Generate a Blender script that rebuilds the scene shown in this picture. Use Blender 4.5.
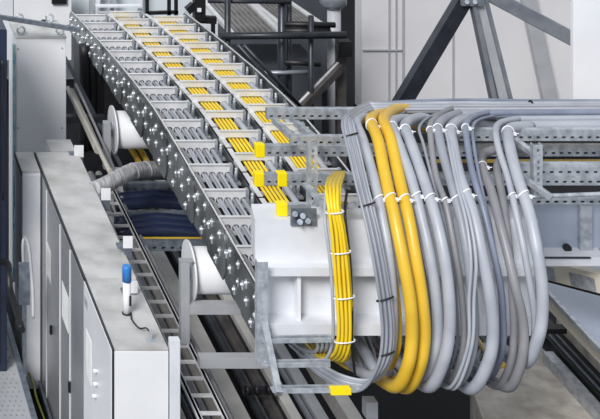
import bpy, bmesh, math, random
from mathutils import Vector, Matrix
random.seed(7)
C = bpy.context.scene.collection
for o in list(bpy.data.objects): bpy.data.objects.remove(o)

# ------------------------------------------------------------------ camera, sky, sun, exposure
HC = 9.95                       # camera height above the hall floor
F, PX, PY = 1600.0, -226.0, -502.0
cam_d = bpy.data.cameras.new('camera'); cam = bpy.data.objects.new('camera', cam_d); C.objects.link(cam)
cam.location = (0, 0, HC); cam.rotation_euler = (math.pi/2, 0, 0)
cam_d.sensor_fit = 'HORIZONTAL'; cam_d.sensor_width = 36; cam_d.lens = 36*F/600
cam_d.shift_x = (300-PX)/600; cam_d.shift_y = -(209.5-PY)/600
cam_d.clip_end = 200
bpy.context.scene.camera = cam
w = bpy.data.worlds.new('world'); bpy.context.scene.world = w; w.use_nodes = True
w.node_tree.nodes['Background'].inputs[0].default_value = (0.86, 0.92, 1.0, 1)
w.node_tree.nodes['Background'].inputs[1].default_value = 0.54
sd = bpy.data.lights.new('sun', 'SUN'); sun = bpy.data.objects.new('sun', sd); C.objects.link(sun)
sd.energy = 3.45; sd.angle = math.radians(20); sd.color = (1.0, 0.99, 0.98)
sun.rotation_euler = (math.radians(40), math.radians(-35), 0)
vs = bpy.context.scene.view_settings
vs.view_transform = 'Standard'; vs.look = 'None'; vs.gamma = 1; vs.use_curve_mapping = False
vs.exposure = 0.0

# ------------------------------------------------------------------ materials
def lin(c):
    c /= 255.0
    return c/12.92 if c <= 0.04045 else ((c+0.055)/1.055)**2.4
def mat(name, rgb, rough=0.5, metal=0.0, rgb2=None, scale=6.0, detail=4, bump=0.0, stretch=(1,1,1), lo=0.35, hi=0.7, spec=None):
    m = bpy.data.materials.new(name); m.use_nodes = True
    nt = m.node_tree; b = nt.nodes['Principled BSDF']
    b.inputs['Roughness'].default_value = rough; b.inputs['Metallic'].default_value = metal
    if spec is not None: b.inputs['Specular IOR Level'].default_value = spec
    c1 = [lin(v) for v in rgb]+[1]
    b.inputs['Base Color'].default_value = c1
    if rgb2 is None: rgb2 = [v*0.93 for v in rgb]
    tc = nt.nodes.new('ShaderNodeTexCoord'); mp = nt.nodes.new('ShaderNodeMapping'); mp.inputs['Scale'].default_value = stretch
    n = nt.nodes.new('ShaderNodeTexNoise'); n.inputs['Scale'].default_value = scale; n.inputs['Detail'].default_value = detail
    r = nt.nodes.new('ShaderNodeValToRGB')
    r.color_ramp.elements[0].position = lo; r.color_ramp.elements[1].position = hi
    r.color_ramp.elements[0].color = c1; r.color_ramp.elements[1].color = [lin(v) for v in rgb2]+[1]
    nt.links.new(tc.outputs['Object'], mp.inputs[0]); nt.links.new(mp.outputs[0], n.inputs['Vector'])
    nt.links.new(n.outputs[0], r.inputs[0]); nt.links.new(r.outputs[0], b.inputs['Base Color'])
    if bump:
        bp = nt.nodes.new('ShaderNodeBump'); bp.inputs['Strength'].default_value = bump; bp.inputs['Distance'].default_value = 0.02
        nt.links.new(n.outputs[0], bp.inputs['Height']); nt.links.new(bp.outputs[0], b.inputs['Normal'])
    return m
M = dict(
 white=mat('white_powder_coat', (232,233,236), 0.35, rgb2=(224,225,229), scale=2),
 offwhite=mat('offwhite_cover', (226,228,233), 0.4, rgb2=(206,209,216), scale=2.5),
 cabtop=mat('stained_sheet_top', (202,201,200), 0.45, rgb2=(160,158,156), scale=3.0, detail=10, stretch=(1,1,1)),
 door=mat('grey_door_paint', (146,148,152), 0.22, rgb2=(132,134,139), scale=1.2),
 paper=mat('paper', (248,248,248), 0.6),
 navy=mat('navy_panel', (34,44,66), 0.35, rgb2=(26,33,50), scale=1),
 navyhose=mat('navy_sheathed_cable', (34,44,72), 0.35, rgb2=(22,28,48), scale=4, stretch=(1,4,4)),
 galv=mat('galvanized_steel', (206,210,216), 0.38, 0.55, rgb2=(158,165,173), scale=14, detail=5),
 galvd=mat('dull_galvanized', (132,140,150), 0.4, 0.5, rgb2=(98,106,118), scale=14),
 link=mat('reflection_mottled_plate', (124,128,130), 0.3, 0.6, rgb2=(36,40,42), scale=2.5, detail=7),  # dark and silver mottle paints in uneven reflections on the metal
 bar=mat('aluminium_stay', (220,220,221), 0.4, 0.1, rgb2=(202,202,204), scale=5),
 bolt=mat('bright_zinc_bolt', (235,238,242), 0.2, 0.6),
 cgrey=mat('grey_cable_jacket', (150,154,163), 0.42, rgb2=(138,142,152), scale=5),
 cgrey2=mat('warm_grey_cable_jacket', (140,140,144), 0.42, rgb2=(126,126,131), scale=5),
 clight=mat('light_grey_cable_jacket', (172,176,184), 0.4, rgb2=(158,162,173), scale=5),
 cblue=mat('blue_grey_cable_jacket', (130,138,156), 0.4, rgb2=(112,120,140), scale=5),
 yellow=mat('yellow_cable_jacket', (222,182,56), 0.38, rgb2=(212,170,44), scale=5),
 yellowb=mat('bright_yellow_cable_jacket', (240,208,40), 0.35, rgb2=(230,194,32), scale=5),
 cap=mat('yellow_plastic_cap', (250,226,10), 0.4, rgb2=(245,218,8)),
 black=mat('black_rubber', (24,24,27), 0.5, rgb2=(16,16,18)),
 dark=mat('dark_painted_steel', (52,56,62), 0.4, 0.3, rgb2=(34,38,44), scale=6),
 beamd=mat('dark_beam_steel', (58,61,70), 0.35, 0.4, rgb2=(38,41,50), scale=3),
 beamm=mat('weathered_beam_steel', (150,154,162), 0.4, 0.4, rgb2=(122,127,137), scale=4),
 tan=mat('beige_painted_steel', (182,178,170), 0.5, rgb2=(160,155,147), scale=3),
 palebeam=mat('pale_beam_paint', (206,204,200), 0.5, rgb2=(182,180,176), scale=3),
 cream=mat('cream_painted_steel', (224,216,198), 0.5, rgb2=(214,206,190), scale=3),
 greyp=mat('grey_painted_steel', (170,172,176), 0.45, rgb2=(154,156,161), scale=3),
 panelblue=mat('blue_grey_sheet', (170,180,197), 0.3, rgb2=(156,167,186), scale=1.5),
 floor=mat('shade_dark_floor', (22,23,28), 0.6, rgb2=(10,11,15), scale=1.5, detail=8, spec=.12),  # near-black colour stands in for the shade beneath the machine
 conc=mat('scuffed_concrete', (238,230,219), 0.7, rgb2=(168,156,144), scale=4.5, detail=10, stretch=(1,1,1), lo=0.3, hi=0.75),
 wall=mat('hall_wall_panel', (212,211,213), 0.6, rgb2=(198,197,200), scale=0.5),
 wallb=mat('pale_blue_hall_wall', (214,221,226), 0.6, rgb2=(204,212,218), scale=0.5),
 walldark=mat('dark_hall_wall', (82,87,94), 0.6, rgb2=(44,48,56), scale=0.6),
 blue=mat('blue_plastic', (52,128,205), 0.35, rgb2=(46,120,196)),
 tie=mat('white_nylon', (246,247,250), 0.35),
 ribbed=mat('ribbed_tray_steel', (148,146,144), 0.45, 0.3, rgb2=(120,118,116), scale=3),
 teal=mat('faded_teal_edge', (96,150,165), 0.4, rgb2=(180,195,200), scale=8),
 brown=mat('rusty_brown_steel', (92,86,84), 0.5, 0.2, rgb2=(58,55,56), scale=5),
 green=mat('green_yellow_wire', (150,160,60), 0.4),
 hose=mat('striped_wrapped_hose', (214,211,210), 0.3, rgb2=(124,128,140), scale=9, stretch=(6,1,1)),
)

# ------------------------------------------------------------------ helpers
def P(x, y, Y):                       # the point at depth Y seen at pixel x, y
    return Vector(((x-PX)/F*Y, Y, HC-(y-PY)/F*Y))
def add_box(bm, lo, hi):
    lo = Vector(lo); hi = Vector(hi)
    vs_ = [bm.verts.new((a, b, c)) for a in (lo.x, hi.x) for b in (lo.y, hi.y) for c in (lo.z, hi.z)]
    for f in ((0,1,3,2),(4,6,7,5),(0,4,5,1),(2,3,7,6),(0,2,6,4),(1,5,7,3)): bm.faces.new([vs_[i] for i in f])
def add_bar(bm, a, b, wd, ht, up=(0,0,1)):   # rectangular bar from a to b, ht along up
    a = Vector(a); b = Vector(b); d = (b-a).normalized(); up = Vector(up)
    s = d.cross(up)
    if s.length < 1e-4: s = d.cross(Vector((0,1,0)))
    s.normalize(); u = s.cross(d).normalized()
    vs_ = [bm.verts.new(p+s*i*wd/2+u*j*ht/2) for p in (a, b) for i in (-1,1) for j in (-1,1)]
    for f in ((0,1,3,2),(4,6,7,5),(0,4,5,1),(2,3,7,6),(0,2,6,4),(1,5,7,3)): bm.faces.new([vs_[i] for i in f])
LAST = []
def row(paths, y):       # mean point and half width of a bundle where it passes picture row y (upper crossing)
    ps = []
    for p in paths:
        c = [q for a_, q in zip(p, p[1:]) if ((HC-a_.z)*F/a_.y+PY-y)*((HC-q.z)*F/q.y+PY-y) <= 0]
        if c: ps.append(c[0])
    m = sum(ps, Vector())/len(ps); hx = max(abs(q.x-m.x) for q in ps); hy = max(abs(q.y-m.y) for q in ps)
    return m, hx, hy
def smooth_path(pts, n=5):
    pts = [Vector(p) for p in pts]
    if len(pts) < 3: return pts
    out = []
    q = [pts[0]*2-pts[1]]+pts+[pts[-1]*2-pts[-2]]
    for i in range(1, len(q)-2):
        p0, p1, p2, p3 = q[i-1:i+3]
        for k in range(n):
            t = k/n
            out.append(0.5*((2*p1)+(p2-p0)*t+(2*p0-5*p1+4*p2-p3)*t*t+(3*p1-p0-3*p2+p3)*t**3))
    out.append(pts[-1]); LAST.append(out); return out
def add_tube(bm, pts, r, sides=10, caps=True):
    pts = [Vector(p) for p in pts]; n = len(pts); rings = []
    rs = r if isinstance(r, (list, tuple)) else [r]*n
    t = (pts[1]-pts[0]).normalized(); u = t.orthogonal().normalized()
    for i, p in enumerate(pts):
        t = (pts[min(i+1,n-1)]-pts[max(i-1,0)]).normalized()
        u = (u-t*u.dot(t)).normalized(); v = t.cross(u)
        rings.append([bm.verts.new(p+(u*math.cos(a)+v*math.sin(a))*rs[i]) for a in [2*math.pi*k/sides for k in range(sides)]])
    for a, b in zip(rings, rings[1:]):
        for k in range(sides):
            f = bm.faces.new((a[k], a[(k+1)%sides], b[(k+1)%sides], b[k])); f.smooth = True
    if caps: bm.faces.new(rings[0][::-1]); bm.faces.new(rings[-1])
def add_ring(bm, c, axis, r, t, n=14, m=6, sq=1.0):
    axis = Vector(axis).normalized(); u = axis.orthogonal().normalized(); v = axis.cross(u); rings = []
    for i in range(n):
        a = 2*math.pi*i/n; d = u*math.cos(a)+v*math.sin(a); d.y *= sq
        rings.append([bm.verts.new(Vector(c)+d*(r+t*math.cos(b))+axis*t*1.4*math.sin(b)) for b in [2*math.pi*k/m for k in range(m)]])
    for i in range(n):
        a, b = rings[i], rings[(i+1)%n]
        for k in range(m): bm.faces.new((a[k], a[(k+1)%m], b[(k+1)%m], b[k])).smooth = True
def add_poly_prism(bm, pts, d):        # polygon pts extruded by vector d
    a = [bm.verts.new(p) for p in pts]; b = [bm.verts.new(Vector(p)+Vector(d)) for p in pts]
    bm.faces.new(a); bm.faces.new(b[::-1]); n = len(a)
    for i in range(n): bm.faces.new((a[i], b[i], b[(i+1)%n], a[(i+1)%n]))
def add_plate(bm, outline, holes, th, mtx):    # flat plate with real holes, placed by matrix
    cu = bpy.data.curves.new('tmp', 'CURVE'); cu.dimensions = '2D'; cu.fill_mode = 'BOTH'; cu.extrude = th/2
    for loop in [outline]+holes:
        s = cu.splines.new('POLY'); s.points.add(len(loop)-1); s.use_cyclic_u = True
        for i, (x, y) in enumerate(loop): s.points[i].co = (x, y, 0, 1)
    ob = bpy.data.objects.new('tmp', cu); me = bpy.data.meshes.new_from_object(ob)
    me.transform(mtx); bm.from_mesh(me)
    bpy.data.objects.remove(ob); bpy.data.curves.remove(cu); bpy.data.meshes.remove(me)
def circ(cx, cy, r, n=10, ry=None):
    ry = ry or r
    return [(cx+r*math.cos(2*math.pi*k/n), cy+ry*math.sin(2*math.pi*k/n)) for k in range(n)]
def slot(cx, cy, wx, r, n=6):
    a = [(cx+wx/2+r*math.cos(t), cy+r*math.sin(t)) for t in [-math.pi/2+math.pi*k/n for k in range(n+1)]]
    return a+[(cx-wx/2+r*math.cos(t), cy+r*math.sin(t)) for t in [math.pi/2+math.pi*k/n for k in range(n+1)]]
MXZ = lambda x, y, z: Matrix(((1,0,0,x),(0,0,-1,y),(0,1,0,z),(0,0,0,1)))   # local x,y -> world x,z
MYZ = lambda x, y, z: Matrix(((0,0,1,x),(1,0,0,y),(0,1,0,z),(0,0,0,1)))    # local x,y -> world y,z
MXY = lambda x, y, z: Matrix.Translation((x, y, z))
def obj(name, bm, m, parent=None, loc=None, label=None):
    bmesh.ops.recalc_face_normals(bm, faces=bm.faces)
    me = bpy.data.meshes.new(name)
    if parent is not None:
        org = parent.matrix_world.translation if parent.parent is None else WORLD[parent.name]
        off = Vector(org); bmesh.ops.translate(bm, verts=bm.verts, vec=-off)
        loc_w = off; l = Vector((0,0,0))
    else:
        xs = [v.co for v in bm.verts]
        lo = Vector([min(v[i] for v in xs) for i in range(3)]); hi = Vector([max(v[i] for v in xs) for i in range(3)])
        off = Vector(((lo.x+hi.x)/2, (lo.y+hi.y)/2, lo.z)); bmesh.ops.translate(bm, verts=bm.verts, vec=-off)
        loc_w = off; l = off
    bm.to_mesh(me); bm.free()
    me.materials.append(m if not isinstance(m, str) else M[m])
    o = bpy.data.objects.new(name, me); C.objects.link(o); o.parent = parent; o.location = l
    WORLD[o.name] = Vector(loc_w)
    if parent is None: o.matrix_world = Matrix.Translation(l)
    if label: o['label'] = label
    return o
WORLD = {}
def tag(o, label, cat, group=None, kind=None):
    o['label'] = label; o['category'] = cat
    if group: o['group'] = group
    if kind: o['kind'] = kind
    return o
def thing(name, loc, label, cat, group=None):
    o = bpy.data.objects.new(name, None); C.objects.link(o); o.location = loc; o.empty_display_size = 0.1
    o.matrix_world = Matrix.Translation(loc); WORLD[o.name] = Vector(loc)
    return tag(o, label, cat, group)
def struct(name, bm, m, parent=None):
    o = obj(name, bm, m, parent)
    if parent is None: o['kind'] = 'structure'
    return o
def B(): return bmesh.new()
def boxo(name, lo, hi, m, parent=None, bevel=0.0, label=None):
    b = B(); add_box(b, lo, hi)
    if bevel: bmesh.ops.bevel(b, geom=b.edges[:], offset=bevel, segments=2, affect='EDGES')
    return obj(name, b, m, parent, label=label)
def tubeo(name, pts, r, m, parent=None, sides=10, n=5, label=None):
    b = B(); add_tube(b, smooth_path(pts, n), r, sides); return obj(name, b, m, parent, label=label)
def baro(name, a, b_, wd, ht, m, parent=None, up=(0,0,1), label=None, bevel=0.0):
    b = B(); add_bar(b, a, b_, wd, ht, up)
    if bevel: bmesh.ops.bevel(b, geom=b.edges[:], offset=bevel, segments=2, affect='EDGES')
    return obj(name, b, m, parent, label=label)

# ------------------------------------------------------------------ the setting
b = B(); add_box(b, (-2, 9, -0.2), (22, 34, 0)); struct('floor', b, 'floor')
b = B(); add_box(b, (-2, 27.4, 0), (7.6, 27.6, 12)); struct('wall_back', b, 'wallb')
b = B(); add_box(b, (9.55, 26.0, 0), (21.0, 26.3, 12)); struct('wall_right', b, 'wall')
# seams of the wall panels
k = 0
for (x, y0, y1, wd) in ((389,0,104,.012),(396,0,104,.008),(403,0,104,.018),(453,0,104,.012)):
    Yw = 25.98; a = P(x, y0-30, Yw); c = P(x, y1+20, Yw)
    bb = B(); add_box(bb, (a.x-wd/2, Yw-.02, c.z), (a.x+wd/2, Yw+.02, a.z)); k += 1
    struct('trim_%d' % k, bb, 'greyp')
a = P(343, 50, 25.98); c = P(402, 50, 25.98)
bb = B(); add_box(bb, (9.56, 25.965, a.z-.01), (c.x, 26.0, a.z+.01)); struct('trim_5', bb, 'greyp')
# pale pilasters standing out of the wall
bb = B(); add_bar(bb, P(524, -20, 25.9), P(552, 112, 25.9), .22, .12, (0,1,0)); struct('trim_6', bb, 'greyp')

# walkway of perforated plate, lower left
def walkway():
    t = thing('walkway', (2.3, 15.6, 0.0), 'perforated steel walkway plate along the doors of the long cabinet', 'walkway')
    zt = 0.50
    x1 = 2.70
    ol = [(x1-.95,12.3),(x1-.06,12.3),(x1-.06,19.0),(x1-.95,19.0)]
    holes = []
    y = 12.4
    r = 0
    while y < 18.9:
        x = x1-.50+(0.03 if r % 2 else 0)
        while x < x1-.10: holes.append(circ(x, y, .015, 6)); x += .06
        y += .085; r += 1
    bm = B(); add_plate(bm, ol, holes, .012, MXY(0,0,zt)); obj('perforated_plate', bm, 'greyp', t)
    boxo('edge_strip', (x1-.06,12.3,zt-.16), (x1,19.0,zt+.02), 'galvd', t)
    boxo('seam_strip', (x1-.95,15.0,zt+.007), (x1-.06,15.03,zt+.014), 'galv', t)
    for yy in (13.5, 16, 18.5):
        boxo('leg', (x1-.5,yy,0), (x1-.42,yy+.08,zt-.01), 'dark', t)
walkway()

# ------------------------------------------------------------------ cabinets
ZT = HC-7.52
XL, XR = 2.99, 3.49
def yc(x): return XL*F/(x-PX)
def long_cabinet():
    t = thing('control_cabinet', (3.24, 16.9, 0), 'long grey-doored control cabinet with a stained pale sheet top and small handles', 'cabinet')
    y0, y1 = yc(84)+.0, yc(34)
    boxo('body', (XL+.02, y0, 0.06), (XR, y1, ZT-.03), 'white', t)
    boxo('top_sheet', (XL+.02, y0, ZT-.03), (XR+.005, y1, ZT), 'cabtop', t, .004)
    boxo('edge_strip', (XL, y0, ZT-.035), (XL+.014, y1, ZT-.004), 'dark', t)
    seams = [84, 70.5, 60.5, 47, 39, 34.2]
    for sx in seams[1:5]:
        Ys_ = yc(sx); boxo('seam_highlight', (XL-.012, Ys_-.012, .1), (XL-.0045, Ys_+.004, ZT-.06), 'white', t)  # thin white strips paint bright edge highlights along the door seams
    papers = {0:None, 1:(62.5,69,290,334), 2:(47,51,243,284), 3:None}
    handles = {0:(71,382,392), 1:(60.9,0,0), 2:(52.5,326,334), 3:(39.5,277,284)}
    for i in range(5):
        a, c = yc(seams[i]), yc(seams[i+1])
        d = boxo('door', (XL-.004, a+.006, 0.08), (XL+.02, c-.006, ZT-.045), 'door', t, .003)
        if i in (1, 2):
            xa, xb, ya, yb = papers[i]
            Ya, Yb = yc(xb), yc(xa)
            bm = B(); zt_ = HC-(ya+8-PY)/F*Ya; zb_ = HC-(yb-PY)/F*Ya
            add_box(bm, (XL-.007, Ya, zb_), (XL-.0045, min(Yb, c-.02), zt_)); obj('notice_sheet', bm, 'paper', d)
        if i in (0, 2, 3):
            hx, ha, hb = handles[i]; Yh = yc(hx)
            bm = B(); add_box(bm, (XL-.03, Yh-.015, HC-(hb-PY)/F*Yh), (XL-.0045, Yh+.015, HC-(ha-PY)/F*Yh)); obj('handle', bm, 'black', d)
        if i == 4:
            Yh = yc(36.5); bm = B(); add_box(bm, (XL-.007, Yh-.12, HC-(236-PY)/F*Yh), (XL-.0045, Yh+.12, HC-(205-PY)/F*Yh)); obj('notice_sheet', bm, 'paper', d)
long_cabinet()
def near_cabinet():
    y0, y1 = yc(112), yc(84)-.01
    t = thing('end_cabinet', (3.24, y0+.6, 0), 'white cabinet nearest the camera at the end of the long row, bearing the blue-capped tube', 'cabinet')
    boxo('body', (XL+.02, y0, 0.06), (XR, y1, ZT-.03), 'white', t, .004)
    boxo('top_sheet', (XL+.02, y0+.002, ZT-.03), (XR, y1, ZT), 'cabtop', t, .004)
    boxo('edge_strip', (XL+.004, y0-.003, 0.1), (XL+.018, y0+.02, ZT-.004), 'dark', t)
    boxo('edge_strip', (XL+.004, y0+.02, ZT-.02), (XL+.018, y1, ZT-.002), 'dark', t)
    d = boxo('door', (XL-.006, y0+.006, 0.08), (XL+.002, y1-.01, ZT-.02), 'white', t, .003)
    for (x, y) in ((98,371),(98,384),(97,396)):
        Y = yc(x); bm = B(); p = P(x, y, Y)
        add_tube(bm, [(XL-.045, p.y, p.z), (XL-.006, p.y, p.z)], .018, 10); obj('knob', bm, 'white', d)
    Ya, Yb = yc(92), yc(87); bm = B()
    add_box(bm, (XL-.010, Ya, HC-(386-PY)/F*Ya), (XL-.0065, Yb, HC-(342-PY)/F*Ya)); obj('notice_sheet', bm, 'paper', d)
    Ya, Yb = yc(88.5), yc(85.5); bm = B()
    add_box(bm, (XL-.010, Ya, HC-(311-PY)/F*Ya), (XL-.0065, Yb, HC-(303-PY)/F*Ya)); obj('rating_plate', bm, 'greyp', d)
    # corner post at the right
    p = boxo('corner_post', (XR+.01, y0-.02, 0.0), (XR+.10, y0+.05, ZT+.08), 'offwhite', t, .004)
near_cabinet()
a = 17.87
t = thing('side_cabinet', (2.88, 18.13, 0), 'narrow pale cabinet standing in the corner left of the long cabinet', 'cabinet')
boxo('body', (2.772, a, 0.0), (2.975, 18.4, ZT-.02), 'offwhite', t)
boxo('top_sheet', (2.772, a, ZT-.02), (2.975, 18.4, ZT), 'cabtop', t, .003)
boxo('edge_strip', (2.762, a-.004, ZT-.05), (2.772, 18.4, ZT), 'dark', t)
boxo('door', (2.775, a-.015, 0.1), (2.972, a, ZT-.04), 'offwhite', t)
t = thing('rear_cabinet', (3.33, 18.6, 0), 'short cabinet with a stained top just behind the long row, before the tall white one', 'cabinet')
boxo('body', (3.185, 18.42, 0), (3.47, 18.75, ZT-.02), 'offwhite', t)
boxo('top_sheet', (3.18, 18.42, ZT-.02), (3.475, 18.76, ZT+.0), 'cabtop', t, .003)
# tall cabinet
def tall_cabinet():
    y0, y1 = 19.5, 20.1; x0, x1 = 2.95, 3.56; zt = HC-6.56
    t = thing('tall_cabinet', (3.25, 19.8, 0), 'tall white sheet-metal cabinet with lifting eyes at the upper left', 'cabinet')
    boxo('body', (x0, y0, 0), (x1, y1, zt-.03), 'white', t, .006)
    boxo('top_sheet', (x0-.005, y0-.005, zt-.03), (x1+.005, y1, zt), 'cabtop', t, .004)
    boxo('edge_strip', (x0-.04, y0-.01, 0.4), (x0-.006, y0+.03, zt-.1), 'teal', t)
    for (x, y, Y) in ((21,34,19.56),(60,34,19.56),(19.5,18,20.02),(49.5,18,20.02)):
        p = P(x, y, Y); bm = B(); add_ring(bm, (p.x, p.y, zt+.055), (0,1,0), .045, .012); 
        add_tube(bm, [(p.x,p.y,zt-.001),(p.x,p.y,zt+.012)], .03, 8); obj('lifting_eye', bm, 'galv', t)
    for (x, y) in ((18,49),(62,48),(18,128),(62,128)):
        p = P(x, y, y0); bm = B(); add_tube(bm, [(p.x,y0-.008,p.z),(p.x,y0+.001,p.z)], .012, 8); obj('screw', bm, 'greyp', t)
    p = P(43, 18, 20.0); bm = B(); add_tube(bm, [(p.x,19.95,zt),(p.x,19.95,zt+.05)], .03, 10); obj('cap_plug', bm, 'black', t)
tall_cabinet()
tag(baro('flat_bar', P(-12,15,19.3), P(80,30,19.3), .05, .05, 'galvd'), 'grey flat bar slanting over the top of the tall white cabinet', 'bar')
# dark pillar at the left edge
t = thing('navy_post', (1.9, 17.2, 0), 'dark navy machine pillar at the left edge beside the white cabinets', 'pillar')
boxo('body', (2.0, 17.3, 0), (2.52, 18.6, HC-5.75), 'navy', t, .01)
boxo('front_plate', (2.1, 17.28, 0.6), (2.44, 17.3, HC-6.1), 'dark', t)
tubeo('cable', [P(2,60,17.2), P(4,85,17.2), P(2,110,17.2), P(5,150,17.2), P(3,200,17.2)], .015, 'black', t)
t = thing('handrail', (2.66, 16.5, 0), 'bent pale tube grab rail beside the grey cabinet doors', 'handrail')
tubeo('rail', [P(33,318,16.4), P(33,300,16.5), P(32,280,16.6), P(29,248,17.0), P(25,238,17.2), P(23,246,17.2), P(24,275,17.2), P(25,300,17.2)], .018, 'greyp', t)
baro('rail_post', P(25,296,17.2)-Vector((0,0,.0)), Vector((P(25,296,17.2).x, 17.2, 0)), .03, .03, 'galvd', t)
boxo('bracket', tuple(P(19,305,16.95)), tuple(P(29,262,17.02)), 'galvd', t)
tag(tubeo('corrugated_hose', [P(3,262,17.15), P(8,264,17.0), P(9,275,16.8), P(10,290,16.7), P(14,303,16.5), P(22,330,16.0)], .035, 'black'), 'black bent hose dropping behind the perforated walkway', 'hose')
tag(tubeo('black_cable', [P(11,270,16.6), P(12,285,16.5), P(6,296,16.4), P(-4,304,16.3)], .008, 'black'), 'thin black cord curling over the left frame edge', 'cord')
t = thing('floor_duct', (2.78, 16, 0), 'dark trough between walkway and grey cabinet doors', 'duct')
boxo('trough', (2.715, 13.5, 0.0), (2.74, 19.0, .3), 'dark', t)
boxo('lip', (2.94, 13.5, 0.0), (2.97, 17.8, .12), 'galvd', t)
tag(tubeo('ground_wire', [(2.84,18.4,.1),(2.85,17.6,.22),(2.82,17.2,.28),(2.88,16.8,.15),(2.86,16.2,.12),(2.84,15.4,.1)], .012, 'green'), 'green and yellow wire lying in the gap by the walkway', 'wire')

# blue-capped tube on the near cabinet
p = P(126.8, 314, 14.75)
t = thing('marker_tube', (p.x, p.y, ZT), 'upright white tube with bright blue cap standing on the cabinet top', 'tube')
bm = B(); add_tube(bm, [(p.x,p.y,ZT),(p.x,p.y,ZT+.30)], .036, 20); obj('tube_body', bm, 'white', t)
bm = B(); add_tube(bm, [(p.x,p.y,ZT+.30),(p.x,p.y,ZT+.43),(p.x,p.y,ZT+.445)], [.042,.042,.036], 20); obj('cap', bm, 'blue', t, label='bright blue cap')
bm = B(); add_tube(bm, [(p.x,p.y,ZT),(p.x,p.y,ZT+.012)], .044, 20); obj('base_ring', bm, 'black', t)
bm = B(); add_box(bm, (p.x+.015,p.y-.042,ZT+.09), (p.x+.034,p.y-.02,ZT+.18)); obj('print_strip', bm, 'black', t)
tubeo('cable', [(p.x+.03,p.y-.03,ZT+.02), P(132,321,14.6)+Vector((0,0,.01)), P(139,328,14.45), P(146,328,14.4), P(149,331,14.38)], .007, 'black', t)
bm = B(); q = P(150, 340, 14.30); add_box(bm, (q.x-.01,14.27,ZT), (q.x+.01,14.29,ZT+.10)); add_box(bm, (q.x-.04,14.25,ZT), (q.x+.04,14.31,ZT+.006)); obj('strain_bracket', bm, 'galv', t)

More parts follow.
